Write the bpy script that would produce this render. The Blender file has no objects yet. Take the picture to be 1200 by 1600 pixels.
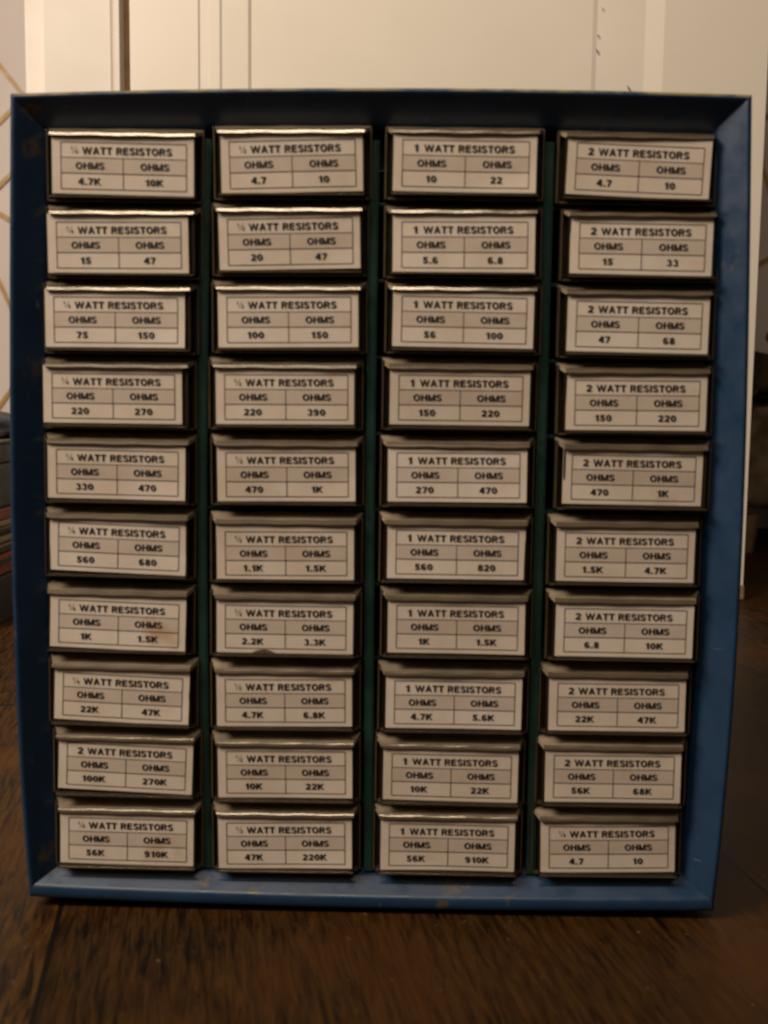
import bpy, bmesh, math, random
from mathutils import Vector, Matrix
random.seed(7)
S = bpy.context.scene
COL = S.collection

# ------------------------------------------------------------ camera
B = [[0.9997791, 0.0170402, 0.0123010], [-0.0156519, 0.9943200, -0.1052746], [-0.0140250, 0.1050588, 0.9943671]]
cam_d = bpy.data.cameras.new('camera')
cam = bpy.data.objects.new('camera', cam_d); COL.objects.link(cam); S.camera = cam
R_, F_, U_ = B
m = Matrix(((R_[0], U_[0], -F_[0]), (R_[1], U_[1], -F_[1]), (R_[2], U_[2], -F_[2])))
cam.matrix_world = Matrix.Translation((0.01097, -0.45541, 0.22102)) @ m.to_4x4()
cam_d.sensor_fit = 'VERTICAL'; cam_d.sensor_height = 36.0; cam_d.lens = 36.0 * 1700 / 1600
cam_d.clip_start = 0.02; cam_d.clip_end = 60
cam_d.dof.use_dof = True; cam_d.dof.focus_distance = 0.69; cam_d.dof.aperture_fstop = 11.5

# ------------------------------------------------------------ world, lamps, exposure
w = bpy.data.worlds.new('World'); S.world = w; w.use_nodes = True
bg = w.node_tree.nodes['Background']; bg.inputs[0].default_value = (1.0, 0.80, 0.60, 1); bg.inputs[1].default_value = 0.036
def area(name, loc, aim, size, power, col):
    d = bpy.data.lights.new(name, 'AREA'); d.shape = 'DISK'; d.size = size; d.energy = power; d.color = col
    o = bpy.data.objects.new(name, d); COL.objects.link(o); o.location = loc
    o.rotation_euler = (Vector(aim) - Vector(loc)).to_track_quat('-Z', 'Y').to_euler()
    return o
tube = area('ceiling_tube', (-0.28, -1.02, 1.74), (-0.28, 0.3, 0.2), .8, 11, (1.0, 0.81, 0.60))
tube.data.shape = 'RECTANGLE'; tube.data.size = 0.80; tube.data.size_y = 0.10
area('fill_lamp', (-1.15, -0.68, 1.30), (0, 0.3, 0.3), 0.70, 30, (1.0, 0.82, 0.65))  # added soft fill from upper left, standing for light bounced round the room
S.view_settings.view_transform = 'Standard'; S.view_settings.look = 'None'
S.view_settings.gamma = 1; S.view_settings.use_curve_mapping = False
S.view_settings.exposure = 0.10
S.render.engine = 'CYCLES'
S.cycles.max_bounces = 8; S.cycles.transparent_max_bounces = 16

# ------------------------------------------------------------ materials
def mat(name):
    m = bpy.data.materials.new(name); m.use_nodes = True
    nt = m.node_tree; p = nt.nodes['Principled BSDF']
    return m, nt, p
def N(nt, t, **kw):
    n = nt.nodes.new(t)
    for k, v in kw.items(): setattr(n, k, v)
    return n
def noise(nt, scale, detail=4, rough=.55, stretch=None, coord='Object'):
    tc = N(nt, 'ShaderNodeTexCoord'); n = N(nt, 'ShaderNodeTexNoise')
    n.inputs['Scale'].default_value = scale; n.inputs['Detail'].default_value = detail; n.inputs['Roughness'].default_value = rough
    if stretch:
        mp = N(nt, 'ShaderNodeMapping'); mp.inputs['Scale'].default_value = stretch
        nt.links.new(tc.outputs[coord], mp.inputs[0]); nt.links.new(mp.outputs[0], n.inputs[0])
    else: nt.links.new(tc.outputs[coord], n.inputs[0])
    return n
def ramp(nt, src, stops):
    r = N(nt, 'ShaderNodeValToRGB'); e = r.color_ramp.elements
    while len(e) < len(stops): e.new(0.5)
    for q, (p, c) in zip(e, stops):
        q.position = p; q.color = (*c, 1) if len(c) == 3 else (c[0], c[0], c[0], 1)
    nt.links.new(src, r.inputs[0]); return r
def mix(nt, fac, a, b):
    n = N(nt, 'ShaderNodeMix', data_type='RGBA')
    for sock, v in ((n.inputs[0], fac), (n.inputs[6], a), (n.inputs[7], b)):
        if hasattr(v, 'links') or isinstance(v, bpy.types.NodeSocket): nt.links.new(v, sock)
        elif isinstance(v, (int, float)): sock.default_value = v
        else: sock.default_value = (*v, 1)
    return n.outputs[2]
def bump(nt, p, h, s, d):
    b = N(nt, 'ShaderNodeBump'); b.inputs['Strength'].default_value = s; b.inputs['Distance'].default_value = d
    nt.links.new(h, b.inputs['Height']); nt.links.new(b.outputs[0], p.inputs['Normal'])
def flecked(name, c1, c2, scale, rough, thr=(.45, .6), fleck=None, fthr=(.66, .70), fscale=60, spec=.5, bmp=.1):
    m, nt, p = mat(name)
    n = noise(nt, scale, 5)
    c = mix(nt, ramp(nt, n.outputs[0], [(thr[0], (0,)), (thr[1], (1,))]).outputs[0], c1, c2)
    if fleck:
        f = noise(nt, fscale, 6, .65)
        c = mix(nt, ramp(nt, f.outputs[0], [(fthr[0], (0,)), (fthr[1], (1,))]).outputs[0], c, fleck)
    nt.links.new(c, p.inputs['Base Color'])
    r = noise(nt, scale * 3, 3)
    rr = ramp(nt, r.outputs[0], [(.3, (max(.03, rough - .08),)), (.7, (rough + .10,))])
    nt.links.new(rr.outputs[0], p.inputs['Roughness'])
    p.inputs['Specular IOR Level'].default_value = spec
    bump(nt, p, n.outputs[0], bmp, .001)
    return m
M_BLUE = flecked('blue_enamel', (.009, .031, .074), (.012, .037, .088), 30, .33, fleck=(.075, .06, .045), fthr=(.615, .69), fscale=52)
_nt = M_BLUE.node_tree; _p = _nt.nodes['Principled BSDF']; _src = _p.inputs['Base Color'].links[0].from_socket
_f = noise(_nt, 1.0, 3, .6, (380, 60, 60)); _g = noise(_nt, 1.0, 3, .6, (60, 60, 420))
_m = N(_nt, 'ShaderNodeMath', operation='MAXIMUM'); _nt.links.new(_f.outputs[0], _m.inputs[0]); _nt.links.new(_g.outputs[0], _m.inputs[1])
_nt.links.new(mix(_nt, ramp(_nt, _m.outputs[0], [(.70, (0,)), (.76, (.7,))]).outputs[0], _src, (.12, .14, .16)), _p.inputs['Base Color'])
M_WORN_FRINGE = flecked('worn_fringe_edge', (.025, .045, .07), (.20, .17, .075), 90, .45, (.38, .60))  # edge wear; its gold also paints in the colour fringe along the top
M_GREEN = flecked('green_enamel', (.010, .036, .030), (.015, .047, .039), 40, .35, fleck=(.05, .03, .015), fscale=90)
M_DARK = flecked('dark_sheet_metal', (.02, .035, .05), (.03, .045, .06), 30, .5)
M_RUBBER = flecked('black_rubber', (.015, .015, .015), (.025, .025, .025), 60, .7)
M_DOOR = flecked('cream_gloss_paint', (.80, .75, .66), (.84, .79, .70), 3.0, .38, fleck=(.52, .42, .32), fthr=(.735, .76), fscale=16, bmp=.25)
M_FRAME = flecked('grey_cream_paint', (.76, .71, .64), (.80, .75, .68), 3.0, .42, fleck=(.50, .42, .33), fthr=(.72, .75), fscale=16, bmp=.25)
M_BROWN = flecked('bare_brown_wood', (.26, .16, .08), (.34, .21, .11), 20, .6)
M_SCUFF = flecked('dark_scuff', (.05, .03, .02), (.10, .06, .04), 80, .6)
M_WALLP = flecked('pale_wallpaper', (.84, .76, .74), (.87, .80, .78), 4, .6)
M_GOLD = flecked('gold_wallpaper_line', (.50, .31, .10), (.58, .37, .13), 30, .4)
M_INK = flecked('black_print', (.007, .006, .006), (.018, .015, .014), 300, .5)
M_SHADE = None

def paper(name, base, seed):
    m, nt, p = mat(name)
    n = noise(nt, 55, 5, .6); oi = N(nt, 'ShaderNodeObjectInfo')
    c = mix(nt, ramp(nt, n.outputs[0], [(.35, (0,)), (.75, (1,))]).outputs[0], base, tuple(b * k for b, k in zip(base, (.88, .84, .78))))
    st = noise(nt, 38, 3, .5)
    vm = N(nt, 'ShaderNodeVectorMath', operation='ADD'); tc = N(nt, 'ShaderNodeTexCoord')
    sc = N(nt, 'ShaderNodeVectorMath', operation='SCALE'); cb = N(nt, 'ShaderNodeCombineXYZ')
    for i in range(3): nt.links.new(oi.outputs['Random'], cb.inputs[i])
    nt.links.new(cb.outputs[0], sc.inputs[0]); sc.inputs['Scale'].default_value = 7.0
    nt.links.new(tc.outputs['Object'], vm.inputs[0]); nt.links.new(sc.outputs[0], vm.inputs[1])
    nt.links.new(vm.outputs[0], st.inputs[0]); nt.links.new(vm.outputs[0], n.inputs[0])
    c = mix(nt, ramp(nt, st.outputs[0], [(.66, (0,)), (.80, (.8,))]).outputs[0], c, (.42, .27, .13))
    # every card has yellowed a little differently
    g = ramp(nt, oi.outputs['Random'], [(0, (.89, .86, .82)), (.5, (.94, .92, .89)), (1, (.99, .98, .97))])
    mm = N(nt, 'ShaderNodeMix', data_type='RGBA', blend_type='MULTIPLY'); mm.inputs[0].default_value = 1
    nt.links.new(c, mm.inputs[6]); nt.links.new(g.outputs[0], mm.inputs[7])
    nt.links.new(mm.outputs[2], p.inputs['Base Color'])
    p.inputs['Roughness'].default_value = .42; p.inputs['Coat Weight'].default_value = .25; p.inputs['Coat Roughness'].default_value = .25
    bump(nt, p, n.outputs[0], .35, .0006)
    return m
M_PAPER = paper('cream_card', (.66, .60, .545), 0)
M_PAPERG = paper('grey_shaded_print_band', (.555, .49, .44), 0)  # grey print behind OHMS, with the top lip's shadow painted into its tone

def plastic(name, tint, body, fac_body, rough, ior=1.5):
    m, nt, p = mat(name); nt.nodes.remove(p)
    out = nt.nodes['Material Output']
    tr = N(nt, 'ShaderNodeBsdfTransparent'); tr.inputs[0].default_value = (*tint, 1)
    n = noise(nt, 45, 5, .65)
    oi = N(nt, 'ShaderNodeObjectInfo'); cb = N(nt, 'ShaderNodeCombineXYZ'); vm = N(nt, 'ShaderNodeVectorMath', operation='MULTIPLY_ADD'); tc = N(nt, 'ShaderNodeTexCoord')
    for i in range(3): nt.links.new(oi.outputs['Random'], cb.inputs[i])
    nt.links.new(cb.outputs[0], vm.inputs[0]); vm.inputs[1].default_value = (9, 5, 7); nt.links.new(tc.outputs['Object'], vm.inputs[2]); nt.links.new(vm.outputs[0], n.inputs[0])
    df = N(nt, 'ShaderNodeBsdfPrincipled'); df.inputs['Roughness'].default_value = rough
    cc = mix(nt, ramp(nt, n.outputs[0], [(.38, (0,)), (.62, (1,))]).outputs[0], body, tuple(b * .55 for b in body))
    nt.links.new(cc, df.inputs['Base Color'])
    gl = N(nt, 'ShaderNodeBsdfGlossy'); gl.inputs['Roughness'].default_value = rough * .7; gl.inputs[0].default_value = (.9, .85, .75, 1)
    fr = N(nt, 'ShaderNodeFresnel'); fr.inputs[0].default_value = ior
    m1 = N(nt, 'ShaderNodeMixShader'); m2 = N(nt, 'ShaderNodeMixShader')
    f = N(nt, 'ShaderNodeMath', operation='MULTIPLY_ADD'); nt.links.new(n.outputs[0], f.inputs[0])
    f.inputs[1].default_value = .5; f.inputs[2].default_value = fac_body - .25; f.use_clamp = True
    nt.links.new(f.outputs[0], m1.inputs[0]); nt.links.new(tr.outputs[0], m1.inputs[1]); nt.links.new(df.outputs[0], m1.inputs[2])
    nt.links.new(fr.outputs[0], m2.inputs[0]); nt.links.new(m1.outputs[0], m2.inputs[1]); nt.links.new(gl.outputs[0], m2.inputs[2])
    b = N(nt, 'ShaderNodeBump'); b.inputs['Strength'].default_value = .25; b.inputs['Distance'].default_value = .0006
    nt.links.new(n.outputs[0], b.inputs['Height'])
    for q in (df, gl): nt.links.new(b.outputs[0], q.inputs['Normal'])
    nt.links.new(m2.outputs[0], out.inputs[0])
    return m
M_CLEAR = plastic('smoky_clear_plastic', (.50, .42, .30), (.065, .048, .028), .42, .20)
M_LIP = plastic('dusty_clear_plastic', (.75, .68, .55), (.43, .35, .255), .76, .18, 1.55)
M_BEAD = plastic('polished_plastic_edge', (.60, .52, .40), (.17, .125, .08), .62, .30, 2.0)

def wood_floor():
    m, nt, p = mat('dark_plank_wood')
    tc = N(nt, 'ShaderNodeTexCoord'); rot = N(nt, 'ShaderNodeMapping'); rot.inputs['Rotation'].default_value = (0, 0, math.radians(-11))
    nt.links.new(tc.outputs['Object'], rot.inputs[0])
    sx = N(nt, 'ShaderNodeSeparateXYZ'); nt.links.new(rot.outputs[0], sx.inputs[0])
    def math_(op, a, b=None, c=None):
        n = N(nt, 'ShaderNodeMath', operation=op)
        for s, v in zip(n.inputs, (a, b, c)):
            if v is None: continue
            if isinstance(v, (int, float)): s.default_value = v
            else: nt.links.new(v, s)
        return n.outputs[0]
    u = math_('DIVIDE', math_('ADD', sx.outputs[0], 0.134 + 0.319 * 20), 0.319)
    idx = math_('FLOOR', u); fr = math_('FRACT', u)
    wn = N(nt, 'ShaderNodeTexWhiteNoise', noise_dimensions='1D'); nt.links.new(idx, wn.inputs['W'])
    # grain, shifted per board
    cb = N(nt, 'ShaderNodeCombineXYZ'); nt.links.new(math_('MULTIPLY', sx.outputs[0], 360), cb.inputs[0])
    nt.links.new(math_('MULTIPLY_ADD', sx.outputs[1], 34, math_('MULTIPLY', wn.outputs[0], 50)), cb.inputs[1])
    g = N(nt, 'ShaderNodeTexNoise'); g.inputs['Scale'].default_value = 1; g.inputs['Detail'].default_value = 9; g.inputs['Roughness'].default_value = .68; g.inputs['Distortion'].default_value = .6
    nt.links.new(cb.outputs[0], g.inputs[0])
    big = noise(nt, 9, 4, .6, (1, 1, 1))
    c = mix(nt, ramp(nt, g.outputs[0], [(.38, (0,)), (.62, (1,))]).outputs[0], (.0015, .0009, .0003), (.060, .027, .0050))
    c = mix(nt, ramp(nt, big.outputs[0], [(.45, (0,)), (.68, (.6,))]).outputs[0], c, (.085, .030, .004))
    sp = noise(nt, 160, 3, .6)
    c = mix(nt, ramp(nt, sp.outputs[0], [(.70, (0,)), (.76, (.6,))]).outputs[0], c, (.20, .14, .08))
    mm = N(nt, 'ShaderNodeMix', data_type='RGBA', blend_type='MULTIPLY'); mm.inputs[0].default_value = 1
    nt.links.new(c, mm.inputs[6]); nt.links.new(ramp(nt, wn.outputs[0], [(0, (.7,)), (1, (1.25,))]).outputs[0], mm.inputs[7])
    seam = math_('LESS_THAN', math_('ABSOLUTE', math_('SUBTRACT', fr, 0.5)), 0.4965)
    v = math_('DIVIDE', math_('ADD', sx.outputs[1], math_('MULTIPLY_ADD', wn.outputs[0], 1.1, 5.33)), 1.1)
    seam2 = math_('LESS_THAN', math_('ABSOLUTE', math_('SUBTRACT', math_('FRACT', v), 0.5)), 0.4985)
    sm = math_('MULTIPLY', seam, seam2)
    c2 = mix(nt, sm, (.004, .0025, .0015), mm.outputs[2])
    nt.links.new(c2, p.inputs['Base Color'])
    rr = ramp(nt, g.outputs[0], [(.3, (.40,)), (.7, (.60,))]); p.inputs['Specular IOR Level'].default_value = .17; nt.links.new(rr.outputs[0], p.inputs['Roughness'])
    h = math_('ADD', math_('MULTIPLY', g.outputs[0], .35), sm)
    bump(nt, p, h, .5, .0012)
    return m
M_FLOOR = wood_floor()

# ------------------------------------------------------------ helpers
def link(name, bm, mats, parent=None, loc=None, smooth=False, rot=None):
    me = bpy.data.meshes.new(name); bmesh.ops.recalc_face_normals(bm, faces=bm.faces[:]); bm.to_mesh(me); bm.free()
    for q in (mats if isinstance(mats, (list, tuple)) else [mats]): me.materials.append(q)
    if smooth:
        for f in me.polygons: f.use_smooth = True
    o = bpy.data.objects.new(name, me); COL.objects.link(o)
    if parent: o.parent = parent
    if loc: o.location = loc
    if rot: o.rotation_euler = rot
    return o
def thing(name, label, cat, loc=(0, 0, 0), group=None):
    o = bpy.data.objects.new(name, None); COL.objects.link(o); o.location = loc; o.empty_display_size = .02
    o['label'] = label; o['category'] = cat
    if group: o['group'] = group
    return o
def box(bm, x0, x1, y0, y1, z0, z1, mi=0, bevel=0):
    r = bmesh.ops.create_cube(bm, size=1)
    for v in r['verts']:
        v.co = ((x0 + x1) / 2 + v.co.x * (x1 - x0), (y0 + y1) / 2 + v.co.y * (y1 - y0), (z0 + z1) / 2 + v.co.z * (z1 - z0))
    fs = {f for v in r['verts'] for f in v.link_faces}
    for f in fs: f.material_index = mi
    if bevel:
        es = list({e for v in r['verts'] for e in v.link_edges})
        bmesh.ops.bevel(bm, geom=es, offset=bevel, segments=2, affect='EDGES', profile=.6)
def quad(bm, pts, mi=0):
    f = bm.faces.new([bm.verts.new(p) for p in pts]); f.material_index = mi; return f

# ------------------------------------------------------------ floor
FZ = -0.005
bm = bmesh.new(); quad(bm, [(-6, -4, FZ), (6, -4, FZ), (6, 6, FZ), (-6, 6, FZ)])
o = link('floor', bm, M_FLOOR); o['kind'] = 'structure'

# ------------------------------------------------------------ wallpapered wall behind
WY = 1.5
bm = bmesh.new(); box(bm, -3.0, 3.0, WY, WY + .1, FZ, 2.6)
_rb = [0]
def ribbon(bm, pts, w, y, mi):
    for q_, (a, b) in enumerate(zip(pts[:-1], pts[1:])):
        _rb[0] += 1; y_ = y - .0004 * (_rb[0] % 13)
        a = Vector(a); b = Vector(b); d = (b - a).normalized(); n = Vector((-d.y, d.x)) * w / 2; e = d * w * .3
        quad(bm, [(p.x, y_, p.y) for p in (a - n - e, b - n + e, b + n + e, a + n - e)], mi)
LINES = [[(-.78, .90), (-.6986, .7861), (-.6648, .7444), (-.60, .66)], [(-.74, .655), (-.701, .691), (-.6871, .7042), (-.62, .76)],
         [(-.76, .53), (-.7037, .5817), (-.6921, .5928), (-.62, .655)], [(-.76, .56), (-.7049, .5343), (-.6914, .5267), (-.62, .50)],
         [(-.76, .52), (-.7079, .413), (-.6971, .3896), (-.64, .27)], [(-.78, .11), (-.7134, .1954), (-.7014, .2115), (-.64, .29)],
         [(.52, .70), (.6239, .7852), (.6326, .7863), (.72, .82)], [(.52, .76), (.6274, .7126), (.6363, .7116), (.72, .66)],
         [(.58, .76), (.628, .6329), (.642, .5951), (.70, .44)], [(.55, .40), (.6341, .4614), (.6482, .4693), (.72, .52)]]
for l in LINES: ribbon(bm, l, .008, WY - .001, 1)
for k in range(9):       # the lattice carries on higher up and further out
    for sg in (-1, 1):
        x = sg * (.95 + k * .22); ribbon(bm, [(x, .1 + .1 * (k % 2)), (x + .13 * sg, .7), (x - .02 * sg, 1.2), (x + .12 * sg, 1.9), (x, 2.5)], .008, WY - .001, 1)
        ribbon(bm, [(x + .12, .1), (x - .02, .75), (x + .12, 1.25), (x - .02, 1.85), (x + .1, 2.5)], .008, WY - .0014, 1)
o = link('wall', bm, [M_WALLP, M_GOLD]); o['label'] = 'pale wallpapered wall with thin gold crossing lines behind the white door'; o['category'] = 'wall'

# ------------------------------------------------------------ white door and its frame
def extrude_profile(bm, pts, z0, z1, yb, mi=0):
    lo = [bm.verts.new((x, y, z0)) for x, y in pts]; hi = [bm.verts.new((x, y, z1)) for x, y in pts]
    xb0, xb1 = pts[0][0], pts[-1][0]
    lb = [bm.verts.new((xb1, yb, z0)), bm.verts.new((xb0, yb, z0))]; hb = [bm.verts.new((xb1, yb, z1)), bm.verts.new((xb0, yb, z1))]
    A = lo + lb; Bq = hi + hb
    for i in range(len(A)):
        j = (i + 1) % len(A); f = bm.faces.new((A[i], A[j], Bq[j], Bq[i])); f.material_index = mi
    bm.faces.new(A); bm.faces.new(Bq)
DY = .78
door = thing('door', 'large cream painted panelled door standing behind the blue cabinet', 'door', (0, DY, .004))
bm = bmesh.new()
prof = [(-.2935, 0), (-.2185, 0), (-.2165, .0016), (-.2070, .0016), (-.2055, .0006), (-.1950, .0006), (-.1925, .0022), (-.1640, .0028), (-.1605, .0050), (.2130, .0060), (.2180, .0072), (.2700, .0052), (.2900, .0015), (.4030, 0)]
extrude_profile(bm, prof, .0, 1.98, .035)
link('door_leaf', bm, M_DOOR, door)
bm = bmesh.new()
for (x, z, s, a) in ((.254, .556, .0055, .5), (.2190, .612, .003, .9), (.2185, .596, .004, .7), (.2230, .640, .0025, .2)):
    r = [(x + s * random.uniform(.25, .6) * math.cos(t) * .5 - s * .35 * math.sin(t), .0046 if x < .25 else .0030, z + s * random.uniform(.5, 1) * math.sin(t)) for t in [k * math.pi / 4 for k in range(8)]]
    quad(bm, r)
o = link('paint_chips', bm, M_SCUFF, door)
bm = bmesh.new(); box(bm, .388, .404, -.004, .006, -.0085, .008, bevel=.002); link('corner_bracket', bm, M_BROWN, door)
fr = thing('door_frame', 'cream door casing with an upright groove and brown gap left of the door', 'door frame', (0, DY, FZ))
bm = bmesh.new()
extrude_profile(bm, [(-.4150, .018), (-.3885, .018), (-.3870, -.004), (-.3140, -.004), (-.3120, -.001), (-.3090, -.007), (-.3035, -.007), (-.3025, .0)], 0, 2.06, .05)
link('casing', bm, M_FRAME, fr)
bm = bmesh.new(); box(bm, -.3033, -.2938, .010, .05, 0, 1.988); link('jamb', bm, M_BROWN, fr)
bm = bmesh.new(); box(bm, -.3025, .45, -.002, .05, 1.99, 2.06); link('head_casing', bm, M_FRAME, fr)

# ------------------------------------------------------------ things behind: left stack, right armchair
def colour(name, c, rough=.6): return flecked(name, c, tuple(q * .8 for q in c), 40, rough)
STACK = [('storage_box', 'black shallow box at the bottom of the stack by the wall', 'box', .046, (.022, .016, .012), .30, .0),
         ('cardboard_box', 'red orange box with a dark lid low in the stack', 'box', .020, (.30, .045, .014), .28, -.004),
         ('book', 'dark book with pale page edges above the red box', 'book', .012, (.045, .022, .018), .27, -.008),
         ('paper_pad', 'thin tan pad of paper between the dark books', 'paper pad', .006, (.34, .25, .17), .27, -.004),
         ('book', 'dark brown book under the pale magazine', 'book', .010, (.04, .022, .016), .27, -.010),
         ('magazine', 'pale magazine under the orange folder', 'magazine', .006, (.36, .27, .19), .27, -.003),
         ('folder', 'orange folder near the middle of the stack', 'folder', .012, (.28, .065, .016), .29, -.004)]
z = FZ
for nm, lb, ct, h, c, wd, off in STACK:
    t = thing(nm, lb, ct, (-.378 + off - wd / 2, .56, z))
    bm = bmesh.new(); box(bm, -wd / 2, wd / 2, 0, .20, .0003, h - .0003, bevel=min(.0015, h * .2))
    link('cover' if nm != 'storage_box' else 'case', bm, colour('paint_' + nm + str(round(z * 1000)), c), t)
    if nm in ('book', 'cardboard_box'):
        bm = bmesh.new(); box(bm, -wd / 2 + .004, wd / 2 + .0012, .004, .196, h * .55, h * .78, bevel=.0004)
        link('page_block' if nm == 'book' else 'lid', bm, colour('trim' + str(round(z * 1000)), (.34, .27, .20) if nm == 'book' else (.03, .02, .015)), t)
    z += h
t = thing('tool_case', 'dark olive case with a pale rim on top of the stack', 'case', (-.378 - .15, .56, z))
bm = bmesh.new(); box(bm, -.15, .1455, 0, .22, .0003, .044, bevel=.003); box(bm, -.149, .1445, .001, .219, .0443, .064, bevel=.003)
link('case_body', bm, colour('olive_vinyl', (.030, .026, .016)), t)
bm = bmesh.new(); box(bm, -.15, .1475, -.001, .221, .0645, .067, bevel=.0006); link('rim', bm, colour('pale_rim', (.20, .17, .12)), t)
z += .067
bm = bmesh.new(); bmesh.ops.create_icosphere(bm, subdivisions=4, radius=1)
for v in bm.verts:
    n = 1 + .12 * math.sin(v.co.x * 9 + v.co.z * 5) * math.cos(v.co.y * 7)
    v.co = Vector((v.co.x * .10 * n, v.co.y * .08 * n, max(v.co.z, -.6) * .021 * n + .013))
o = link('folded_cloth', bm, colour('blue_grey_cloth', (.10, .095, .12), .9), None, (-.478, .66, z), smooth=True)
o['label'] = 'crumpled blue grey cloth lying on top of the dark case'; o['category'] = 'cloth'

ch = thing('armchair', 'old upholstered armchair in worn olive fabric right of the door', 'armchair', (.80, 1.15, FZ))
M_FAB = flecked('worn_olive_fabric', (.10, .075, .035), (.26, .20, .12), 22, .9, (.40, .62), bmp=.5)
M_FABD = flecked('dark_olive_fabric', (.05, .038, .016), (.07, .055, .025), 22, .9)
def soft(x0, x1, y0, y1, z0, z1, b, name, mt, wob=.004):
    bm = bmesh.new(); box(bm, x0, x1, y0, y1, z0, z1)
    bmesh.ops.subdivide_edges(bm, edges=bm.edges[:], cuts=7, use_grid_fill=True)
    c = Vector(((x0 + x1) / 2, (y0 + y1) / 2, (z0 + z1) / 2)); h = Vector(((x1 - x0) / 2, (y1 - y0) / 2, (z1 - z0) / 2))
    for v in bm.verts:
        q = v.co - c
        for i in range(3):
            s = max(abs(q[(i + 1) % 3]) / h[(i + 1) % 3], abs(q[(i + 2) % 3]) / h[(i + 2) % 3])
            if abs(abs(q[i]) - h[i]) < 1e-6: q[i] -= math.copysign(b * s ** 4, q[i])
        q += Vector([wob * math.sin(v.co.z * 60 + v.co.x * 40 + k) for k in range(3)])
        v.co = c + q
    return link(name, bm, mt, ch, smooth=True)
soft(-.29, -.17, .0, .55, .23, .305, .02, 'arm_pad', M_FABD)
soft(-.28, -.18, .01, .54, .055, .228, .012, 'side_panel', M_FAB)
soft(.17, .29, .0, .55, .23, .305, .02, 'arm_pad', M_FABD)
soft(.18, .28, .01, .54, .055, .228, .012, 'side_panel', M_FAB)
soft(-.178, .178, .02, .50, .10, .25, .02, 'seat', M_FAB)
for sx in (-.27, .27):
    for sy in (.03, .52):
        bm = bmesh.new(); bmesh.ops.create_cone(bm, cap_ends=True, segments=16, radius1=.012, radius2=.02, depth=.056, matrix=Matrix.Translation((sx, sy, .028)))
        link('leg', bm, M_BROWN, ch)
bm = bmesh.new(); bmesh.ops.create_icosphere(bm, subdivisions=4, radius=1)
for v in bm.verts:
    n = 1 + .05 * math.sin(v.co.x * 5 + v.co.y * 4)
    v.co = Vector((math.copysign(abs(v.co.x) ** .6, v.co.x) * .10 * n, math.copysign(abs(v.co.y) ** .6, v.co.y) * .10 * n, v.co.z * .027 + .027))
o = link('cushion', bm, colour('red_cloth', (.40, .035, .02), .8), None, (.694, 1.28, FZ + .302), smooth=True)
o['label'] = 'small bright red cushion lying on the armchair arm'; o['category'] = 'cushion'

# ------------------------------------------------------------ the drawer cabinet (its old tin sides are slightly swollen)
cab = thing('drawer_cabinet', 'blue metal small parts cabinet with forty labelled drawers standing on the dark wood floor', 'cabinet', (0, 0, FZ))
def pv(c, x):
    r = 0
    for k in c: r = r * x + k
    return r
cT = (-0.108692, 0.006072, 0.345400); cB = (0.0984, -0.00185, -0.002309)
cL = (-0.307567, 0.297184, -0.06648, -0.150343); cR = (0.303573, -0.323327, 0.076654, 0.149577)
DIV = [(0.09111, -0.02725, -0.07264), (0.0300, -0.01300, -0.00100), (0.00201, -0.00213, 0.07069)]
def P(s, t):
    x = .15 * s; z = .171 + .171 * t
    for _ in range(5):
        zz = min(max(z, 0), .345)
        x = pv(cL, zz) + (pv(cR, zz) - pv(cL, zz)) * (s + 1) / 2
        xx = min(max(x, -.151), .151)
        z = pv(cB, xx) + (pv(cT, xx) - pv(cB, xx)) * (t + 1) / 2
    return x, z
OFF = -FZ      # children are placed relative to the cabinet's base
SEG = 28
def ring(w, wb=None):
    s1 = 1 - w / .15; t1 = 1 - w / .1713; t0 = t1 if wb is None else 1 - wb / .1713; out = []
    for (a, b) in (((-s1, -t0), (s1, -t0)), ((s1, -t0), (s1, t1)), ((s1, t1), (-s1, t1)), ((-s1, t1), (-s1, -t0))):
        for k in range(SEG):
            q = k / SEG; out.append(P(a[0] + (b[0] - a[0]) * q, a[1] + (b[1] - a[1]) * q))
    return out
def ring_mesh(prof, name, mt, close=True, worn=0):
    bm = bmesh.new(); rows = []
    for q_ in prof: rows.append([bm.verts.new((x, q_[1], z + OFF)) for x, z in ring(q_[0], q_[2] if len(q_) > 2 else None)])
    n = 4 * SEG; m_ = len(rows)
    for r in range(m_ if close else m_ - 1):
        a, b = rows[r], rows[(r + 1) % m_]
        for k in range(n):
            f = bm.faces.new((a[k], a[(k + 1) % n], b[(k + 1) % n], b[k]))
            f.smooth = True
            if worn and r < worn and 2 * SEG <= k < 3 * SEG: f.material_index = 1
    for e in bm.edges:
        if len(e.link_faces) == 2 and e.calc_face_angle(0) > .9: e.smooth = False
    for rr in rows:
        for c in range(4):
            pass
    for r in range(m_ - 1):
        for c in range(4):
            e = bm.edges.get((rows[r][c * SEG], rows[r + 1][c * SEG]))
            if e: e.smooth = False
    return link(name, bm, mt, cab)
ring_mesh([(.0000, .0030), (.0000, .0010), (.0005, .0003, .0008), (.0012, 0.0, .0024), (.0017, .0001, .0044), (.0022, .0004, .0052), (.0030, .0012, .0060), (.0112, .0080), (.0120, .0088), (.0124, .0100), (.0124, .0260),
           (.0136, .0260), (.0136, .0105), (.0052, .0044, .0070), (.0034, .0028, .0056), (.0022, .0018, .0030), (.0012, .0020), (.0012, .0030)], 'front_frame', [M_BLUE, M_WORN_FRINGE], worn=3)
ring_mesh([(.0002, .0031), (.0002, .160), (.0012, .160), (.0012, .0031)], 'casing', M_BLUE)
bm = bmesh.new(); rr = ring(.0013); bm.faces.new([bm.verts.new((x, .1575, z + OFF)) for x, z in rr]); bm.faces.new([bm.verts.new((x, .1590, z + OFF)) for x, z in rr[::-1]])
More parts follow.
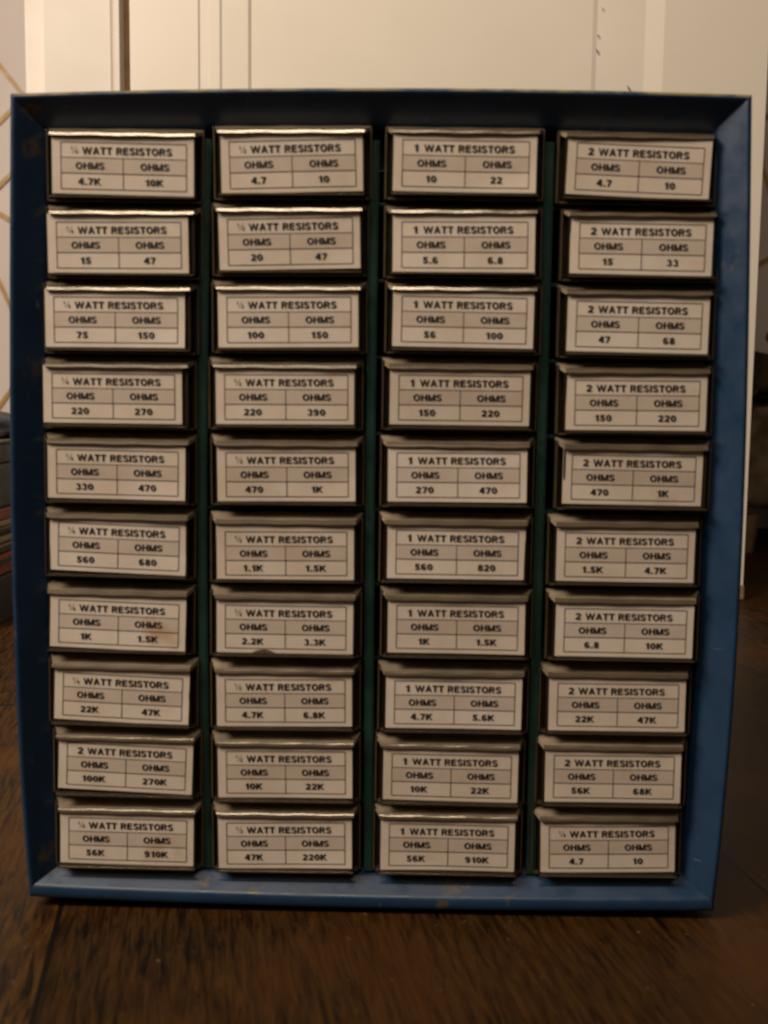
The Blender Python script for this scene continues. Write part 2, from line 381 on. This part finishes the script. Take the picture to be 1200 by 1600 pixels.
bm.verts.ensure_lookup_table(); nq = len(rr)
for k in range(nq):
    bm.faces.new((bm.verts[k], bm.verts[(k + 1) % nq], bm.verts[nq + (nq - 1 - (k + 1) % nq)], bm.verts[nq + nq - 1 - k]))
link('back_panel', bm, M_DARK, cab)
for sx in (-1, 1):
    for y in (.022, .138):
        bm = bmesh.new(); top = pv(cB, sx * .125) + OFF
        bmesh.ops.create_cone(bm, cap_ends=True, segments=20, radius1=.007, radius2=.008, depth=top, matrix=Matrix.Translation((sx * .125, y, top / 2)))
        link('foot', bm, M_RUBBER, cab)
ZT, ZB = .3265, .0115
for c in DIV:
    bm = bmesh.new(); n = 24
    for (hw, y0, y1) in ((.0021, .0084, .0130), (.0004, .0130, .156)):
        prev = None
        for k in range(n + 1):
            z = ZB + (ZT - ZB) * k / n; x = pv(c, z)
            cur = [bm.verts.new((x + dx, y, z + OFF)) for dx, y in ((-hw, y1), (-hw, y0 + .0005), (-hw * .5, y0), (hw * .5, y0), (hw, y0 + .0005), (hw, y1))]
            if prev:
                for i in range(6): bm.faces.new((prev[i], prev[(i + 1) % 6], cur[(i + 1) % 6], cur[i]))
            else: bm.faces.new(cur)
            prev = cur
        bm.faces.new(prev)
    link('divider', bm, M_GREEN, cab)
DRW = [
 [(-0.10583, 0.31463, 8e-05, 0.00017, -0.0138), (-0.10828, 0.28357, 0.00012, -0.00053, 0.0076), (-0.10983, 0.2521, -3e-05, 0.00018, 0.0019), (-0.11063, 0.22029, -0.00071, 0.00023, -0.0018), (-0.11082, 0.18822, 0.00078, 0.00011, -0.0103), (-0.11055, 0.15598, 0.00047, 0.00064, -0.0312), (-0.10996, 0.12364, -0.00045, -0.00047, -0.0305), (-0.10918, 0.09129, 8e-05, -0.00033, -0.0352), (-0.10838, 0.05901, 0.00058, 0.00087, -0.0373), (-0.10769, 0.02687, 6e-05, -0.00028, -0.0159)],
 [(-0.03577, 0.31637, -0.00026, 4e-05, 0.0298), (-0.03692, 0.28516, -1e-05, 0.00019, 0.0254), (-0.03764, 0.25335, 0.00028, -0.00011, 0.0133), (-0.038, 0.22108, -0.00041, -4e-05, 0.0078), (-0.0381, 0.1885, 0.00015, -0.00012, 0.0112), (-0.03801, 0.15577, -0.00025, -0.00111, 0.0102), (-0.03782, 0.12302, -0.00047, -0.00036, -0.0029), (-0.03761, 0.09043, -0.00088, -0.00022, 0.0099), (-0.03747, 0.05813, -0.00055, 0.00017, 0.0134), (-0.03747, 0.02628, -0.00048, -0.0002, 0.0145)],
 [(0.03506, 0.31673, 3e-05, 0.00027, -0.0087), (0.03517, 0.28547, 0.00014, -0.00094, 0.0055), (0.03518, 0.25359, 0.00051, 0.00036, -0.0088), (0.0351, 0.22124, -0.0002, 0.00033, -0.0012), (0.03493, 0.18858, -0.00041, 0.00053, 0.0044), (0.03468, 0.15578, 0, 0.00026, -0.0015), (0.03436, 0.12298, 0.00093, 0.00075, -0.0004), (0.03397, 0.09036, 0.0009, 0.00014, -0.0042), (0.03351, 0.05807, 0.0006, -0.00015, -0.0064), (0.033, 0.02627, 0.00037, 0.00021, -0.0007)],
 [(0.10666, 0.31573, -0.00036, 0.00012, -0.0357), (0.10798, 0.28451, 0.00058, 1e-05, -0.008), (0.10861, 0.25282, -0.00029, -0.00014, -0.0114), (0.10866, 0.22077, 0.00014, -0.0004, 0.0033), (0.10826, 0.18847, 7e-05, 0.00045, -0.0076), (0.10752, 0.15601, -0.00093, -0.00013, -0.0018), (0.10658, 0.12352, 0.0005, -0.00015, -0.0031), (0.10555, 0.09109, -0.00028, -0.00048, 0.0027), (0.10456, 0.05882, -0.00015, 0.00013, 0.0038), (0.10373, 0.02684, -0.00025, 2e-05, 0.0221)],
]

def col_edge(k, z):
    if k == 0: return P(-1 + .0137 / .15, (z - .171) / .171)[0]
    if k == 4: return P(1 - .0137 / .15, (z - .171) / .171)[0]
    return pv(DIV[k - 1], z)
for j in range(4):
    for i in range(9):
        z = (DRW[j][i][1] + DRW[j][i + 1][1]) / 2 + .0005
        x0 = col_edge(j, z) + (.0018 if j else .0002); x1 = col_edge(j + 1, z) - (.0018 if j < 3 else .0002)
        bm = bmesh.new(); wt = .010
        box(bm, x0, x0 + wt, .0125, .030, z - .0011 + OFF, z + .0004 + OFF, bevel=.0003)
        box(bm, x1 - wt, x1, .0125, .030, z - .0011 + OFF, z + .0004 + OFF, bevel=.0003)
        box(bm, x0, x1, .0302, .150, z - .0008 + OFF, z + OFF)
        link('shelf', bm, M_GREEN, cab)

# ------------------------------------------------------------ drawers
TXT = [[('¼', '4.7K', '10K'), ('¼', '15', '47'), ('¼', '75', '150'), ('¼', '220', '270'), ('¼', '330', '470'), ('¼', '560', '680'), ('¼', '1K', '1.5K'), ('¼', '22K', '47K'), ('2', '100K', '270K'), ('¼', '56K', '910K')],
       [('½', '4.7', '10'), ('½', '20', '47'), ('½', '100', '150'), ('½', '220', '390'), ('½', '470', '1K'), ('½', '1.1K', '1.5K'), ('½', '2.2K', '3.3K'), ('½', '4.7K', '6.8K'), ('½', '10K', '22K'), ('½', '47K', '220K')],
       [('1', '10', '22'), ('1', '5.6', '6.8'), ('1', '56', '100'), ('1', '150', '220'), ('1', '270', '470'), ('1', '560', '820'), ('1', '1K', '1.5K'), ('1', '4.7K', '5.6K'), ('1', '10K', '22K'), ('1', '56K', '910K')],
       [('2', '4.7', '10'), ('2', '15', '33'), ('2', '47', '68'), ('2', '150', '220'), ('2', '470', '1K'), ('2', '1.5K', '4.7K'), ('2', '6.8', '10K'), ('2', '22K', '47K'), ('2', '56K', '68K'), ('¼', '4.7', '10')]]
_cache = {}
def letter(ch, t=.24, h=.19):
    """a bold grotesque letter of cap height 1: (polygons, advance width)"""
    Q = []
    def bar(x0, x1, y0, y1): Q.append([(x0, y0), (x1, y0), (x1, y1), (x0, y1)])
    def dg(xa, ya, xb, yb, wd): Q.append([(xa - wd / 2, ya), (xa + wd / 2, ya), (xb + wd / 2, yb), (xb - wd / 2, yb)])
    def arc(cx, cy, rx, ry, tx, ty, a0, a1):
        n = max(3, int(abs(a1 - a0) / 18))
        for k in range(n):
            u, v = (math.radians(a0 + (a1 - a0) * q / n) for q in (k, k + 1))
            Q.append([(cx + r * math.cos(a), cy + s * math.sin(a)) for r, s, a in ((rx, ry, u), (rx - tx, ry - ty, u), (rx - tx, ry - ty, v), (rx, ry, v))])
    if ch == 'W':
        dg(.10, 1, .36, 0, .20); dg(.62, 1, .36, 0, .18); dg(.62, 1, .88, 0, .18); dg(1.14, 1, .88, 0, .20); return Q, 1.24
    if ch == 'A': dg(.11, 0, .42, 1, .21); dg(.73, 0, .42, 1, .21); bar(.22, .62, .22, .37); return Q, .84
    if ch == 'T': bar(0, .70, 1 - h, 1); bar(.35 - t / 2, .35 + t / 2, 0, 1); return Q, .70
    if ch == 'R': bar(0, t, 0, 1); bar(t, .46, 1 - h, 1); bar(t, .46, .40, .40 + h); arc(.44, .70, .31, .30, t, h, -90, 90); dg(.44, .45, .67, 0, .21); return Q, .78
    if ch == 'E': bar(0, t, 0, 1); bar(t, .66, 1 - h, 1); bar(t, .62, .43, .43 + h * .95); bar(t, .68, 0, h); return Q, .70
    if ch == 'S': arc(.37, .725, .345, .295, t * .95, h, 12, 275); arc(.37, .285, .36, .305, t * .95, h, 95, -168); return Q, .74
    if ch == 'I': bar(0, t, 0, 1); return Q, t
    if ch == 'O': arc(.42, .5, .43, .52, t, h, 0, 360); return Q, .85
    if ch == 'H': bar(0, t, 0, 1); bar(.54, .54 + t, 0, 1); bar(t, .54, .43, .43 + h); return Q, .54 + t
    if ch == 'M': bar(0, t * .95, 0, 1); bar(.70, .70 + t * .95, 0, 1); dg(.12, 1, .44, 0, .20); dg(.76, 1, .44, 0, .20); return Q, .88
    if ch == 'K': bar(0, t, 0, 1); dg(.16, .34, .60, 1, .23); dg(.30, .56, .66, 0, .22); return Q, .78
    if ch == '0': arc(.30, .5, .31, .51, t * .95, h * .9, 0, 360); return Q, .60
    if ch == '1': bar(.22, .22 + t, 0, 1); bar(.04, .24, .68, .81); dg(.30, .80, .33, 1, .12); return Q, .50
    if ch == '2': arc(.30, .70, .29, .31, t * .95, h, 172, -35); dg(.44, .56, .13, .12, .24); bar(.02, .59, 0, h); return Q, .60
    if ch == '3': arc(.29, .735, .27, .275, t * .9, h * .9, 165, -90); arc(.29, .28, .29, .29, t * .9, h * .9, 90, -165); return Q, .60
    if ch == '4': bar(.34, .34 + t, 0, 1); bar(.02, .62, .22, .36); dg(.10, .34, .43, 1, .20); return Q, .62
    if ch == '5': bar(.09, .56, 1 - h, 1); bar(.07, .07 + t * .9, .45, 1); arc(.28, .325, .30, .335, t * .95, h * .95, 140, -165); return Q, .60
    if ch == '6': arc(.31, .31, .29, .32, t * .9, h * .9, 0, 360); arc(.33, .60, .32, .41, t * .95, h * .9, 40, 200); return Q, .62
    if ch == '7': bar(.02, .58, 1 - h, 1); dg(.22, 0, .48, .86, .20); return Q, .60
    if ch == '8': arc(.30, .74, .26, .27, t * .85, h * .85, 0, 360); arc(.30, .285, .29, .30, t * .9, h * .9, 0, 360); return Q, .60
    if ch == '9': arc(.29, .69, .29, .32, t * .9, h * .9, 0, 360); arc(.27, .40, .32, .41, t * .95, h * .9, -140, 20); return Q, .62
    if ch == '.': bar(.03, .03 + t, 0, .19); return Q, .26
    return [], .32
def glyphs(s, bold=0):
    """outline of a word as polygons, lower left at 0,0 and cap height 1"""
    if s in _cache: return _cache[s]
    P_ = []; x = 0
    if s in '¼½':
        for ch, ox, oy in (('1', 0, .48), ('4' if s == '¼' else '2', .62, 0)):
            q, a = letter(ch, .15, .13); P_ += [[(ox + u * .52, oy + v * .52) for u, v in p] for p in q]
        P_.append([(.20, 0), (.26, 0), (.80, 1), (.74, 1)]); x = 1.0
    else:
        for ch in s:
            q, a = letter(ch); P_ += [[(x + u, v) for u, v in p] for p in q]; x += a + .085
        x -= .085
    _cache[s] = (P_, x); return _cache[s]
LW, LH = .0586, .0240
def make_card(txt, torn=False):
    bm = bmesh.new(); a = random.uniform(-.0003, .0005); b = random.uniform(-.0003, .0004); ph = random.uniform(0, 6); cx = random.choice((-1, 1)); cz = random.choice((-1, -1, 1)); lift = random.uniform(0, .0009)
    def bend(x, z, y): return y + a * (x / LW * 2) ** 2 + b * math.sin(x * 70 + z * 60 + ph) * .6 - lift * max(0, cx * x / LW * 2 + cz * z / LH * 2 - 1.1)
    def g(u, v): return (-LW / 2 + u * LW, LH / 2 - v * LH)
    def sheet(u0, u1, v0, v1, y, mi, n=14, m_=5, cut=None):
        vv = [[bm.verts.new((g(u0 + (u1 - u0) * p / n, v0 + (v1 - v0) * q / m_)[0], 0, g(u0 + (u1 - u0) * p / n, v0 + (v1 - v0) * q / m_)[1])) for p in range(n + 1)] for q in range(m_ + 1)]
        for r in vv:
            for v in r: v.co.y = bend(v.co.x, v.co.z, y)
        for q in range(m_):
            for p in range(n):
                f = bm.faces.new((vv[q][p], vv[q][p + 1], vv[q + 1][p + 1], vv[q + 1][p])); f.material_index = mi; f.smooth = True
    sheet(0, 1, 0, 1, 0, 0, 28, 12); sheet(0, 1, 0, 1, .00022, 0, 28, 12)
    L_, R__, T_, H1, H2, Bo = .063, .948, .14, .395, .655, .92
    sheet(L_, R__, H1, H2, -.00006, 2, 28, 4)
    t = .0026
    tw = t * LH / LW * 1.0
    for v in (T_, H1, H2, Bo): sheet(L_, R__, v - t * 2.3, v + t * 2.3, -.00013, 1, n=28, m_=1)
    for u, v0 in ((L_, T_), (R__, T_), (.503, H1)): sheet(u - tw * 2.3, u + tw * 2.3, v0, Bo, -.00015, 1, n=1, m_=10)
    def word(s, uc, vc, caph, width=None, bold=.022, light=False, left=None):
        ps, w_ = glyphs(s)
        k = caph; kx = k * 1.42
        if width: kx = width / w_
        ww = w_ * kx
        x0, z0 = g(uc, vc); x0 = (g(left, vc)[0] if left is not None else x0 - ww / 2); z0 -= caph / 2
        for n_, p_ in enumerate(ps):
            bv = []
            for x, y in p_:
                X = x0 + x * kx; Z = z0 + y * k; bv.append(bm.verts.new((X, bend(X, Z, -.00020 - .000002 * (n_ % 9)), Z)))
            bm.faces.new(bv).material_index = 1
    CH = .0029
    word('WATT RESISTORS', .53, .275, CH, width=(.848 - .214) * LW, bold=.03)
    if txt[0] in '¼½': word(txt[0], 0, .27, CH, left=.132, width=.055 * LW, bold=.0)
    else: word(txt[0], 0, .275, CH, left=.140, bold=.03)
    for u, s in ((.265, txt[1]), (.722, txt[2])):
        word('OHMS', u + .005, .53, CH * .95, width=.205 * LW, bold=.036)
        word(s, u, .79, CH * .93, bold=.018)
    if torn:
        f = bm.faces.new([bm.verts.new((x, bend(x, z, -.0002), z)) for x, z in ((-.0145, -.0121), (-.0115, -.0108), (-.0088, -.0104), (-.0062, -.0109), (-.0035, -.0121))]); f.material_index = 3
    return bm
# one clear drawer: tray, stop flange, side rails and backing plate
def make_drawer_mesh():
    bm = bmesh.new(); hx, hz0, hz1 = .0301, -.0130, .0122
    box(bm, -hx, -hx + .0011, .0004, .1080, hz0, hz1, bevel=.0003); box(bm, hx - .0011, hx, .0004, .1080, hz0, hz1, bevel=.0003)
    box(bm, -hx + .0012, hx - .0012, -.0012, .1080, hz0 - .0003, hz0 + .0007, bevel=.0003)          # floor with front rail
    box(bm, -hx + .0012, hx - .0012, .0016, .0028, hz0 + .0011, hz1 - .0005)                          # plate behind the card
    box(bm, -hx + .0012, hx - .0012, .1068, .1080, hz0 + .0011, hz1 - .003)
    for sx in (-1, 1):                                                                               # stop flange
        a, b = sorted((sx * (hx + .0001), sx * .0318)); box(bm, a, b, .0062, .0074, hz0 - .0008, hz1 + .0030, bevel=.0003)
        a, b = sorted((sx * .0320, sx * .0331)); box(bm, a, b, .0040, .0074, hz0 - .0014, hz1 + .0026, mi=1, bevel=.0003)
    box(bm, -hx, hx, -.0024, -.0014, hz0 - .0006, hz0 + .0002, mi=1, bevel=.0003)                     # polished bottom edge
    box(bm, -.0318, .0318, .0030, .0074, hz0 - .0016, hz0 - .0007, mi=1, bevel=.0002)
    return bm
def make_lip_mesh():
    bm = bmesh.new(); prof = [(.0060, .0158, .0328), (.0068, .0162, .0330), (.0075, .0158, .0330), (.0075, .0148, .0330), (.0030, .0128, .0316), (-.0008, .0115, .0302), (-.0018, .0113, .0301), (-.0026, .0113, .0300), (-.0029, .01155, .0300),
                             (-.00246, .0126, .0300), (-.0022, .0129, .0300), (-.0017, .0132, .0300), (-.0006, .0134, .0302), (.0024, .0144, .0314)]
    # order round the section: top slope back to front over the bead and under
    n = 16; rows = []
    for k in range(n + 1):
        s = -1 + 2 * k / n
        rows.append([bm.verts.new((hw * s, y + (.0015 if y < .003 else 0), z + .00012 * math.sin(s * 9 + y * 300))) for y, z, hw in prof])
    m_ = len(prof)
    for k in range(n):
        for i in range(m_):
            f = bm.faces.new((rows[k][i], rows[k][(i + 1) % m_], rows[k + 1][(i + 1) % m_], rows[k + 1][i])); f.smooth = i != 7; f.material_index = 1 if i in (6, 7, 8, 9, 10) else 0
    bm.faces.new(rows[0]); bm.faces.new(rows[-1][::-1])
    for e in bm.edges:
        if len(e.link_faces) == 2 and (e.calc_face_angle(0) > .8 or sum(f.material_index for f in e.link_faces) == 2): e.smooth = False
    return bm
b0 = make_drawer_mesh(); dproto = link('drawer', b0, [M_CLEAR, M_BEAD], cab)
lips = []
b1 = make_lip_mesh(); lproto = link('top_lip', b1, [M_LIP, M_BEAD], dproto)
ORD = ['top', 'second', 'third', 'fourth', 'fifth', 'sixth', 'seventh', 'eighth', 'ninth', 'bottom']
WT = {'¼': 'quarter watt', '½': 'half watt', '1': '1 watt', '2': '2 watt'}
YL = .0040                                   # the card's front face
SHIFT = {(0, 1): .0018, (0, 2): .0016, (0, 3): .0018, (0, 4): .0008, (3, 4): .0008}
first = True
for j in range(4):
    for i in range(10):
        gx, gz, dx, dz, an = DRW[j][i]
        sh = SHIFT.get((j, i), 0)
        if first: d, lp = dproto, lproto; first = False
        else:
            d = dproto.copy(); COL.objects.link(d); lp = lproto.copy(); COL.objects.link(lp); lp.parent = d
        d.parent = cab
        lx, lz = gx + dx, gz + dz
        Dx = lx + sh + random.uniform(-.0002, .0002); Dz = gz + dz * .5
        d.location = (Dx, YL + random.uniform(-.0006, .0006), Dz + OFF)
        d.rotation_euler = (random.uniform(-.030, .034) if i < 5 else random.uniform(-.012, .008), -an * .35, random.uniform(-.006, .006))
        d['group'] = 'labelled drawers of the blue cabinet'
        d['label'] = 'clear drawer reading %s resistors %s and %s ohms, %s in its column' % (WT[TXT[j][i][0]], TXT[j][i][1], TXT[j][i][2], ORD[i])
        card = link('label_card', make_card(TXT[j][i], (j, i) == (1, 6)), [M_PAPER, M_INK, M_PAPERG, M_SCUFF], d)
        card.location = (lx - Dx, 0, lz - Dz); card.rotation_euler = (0, -an * .65, 0)
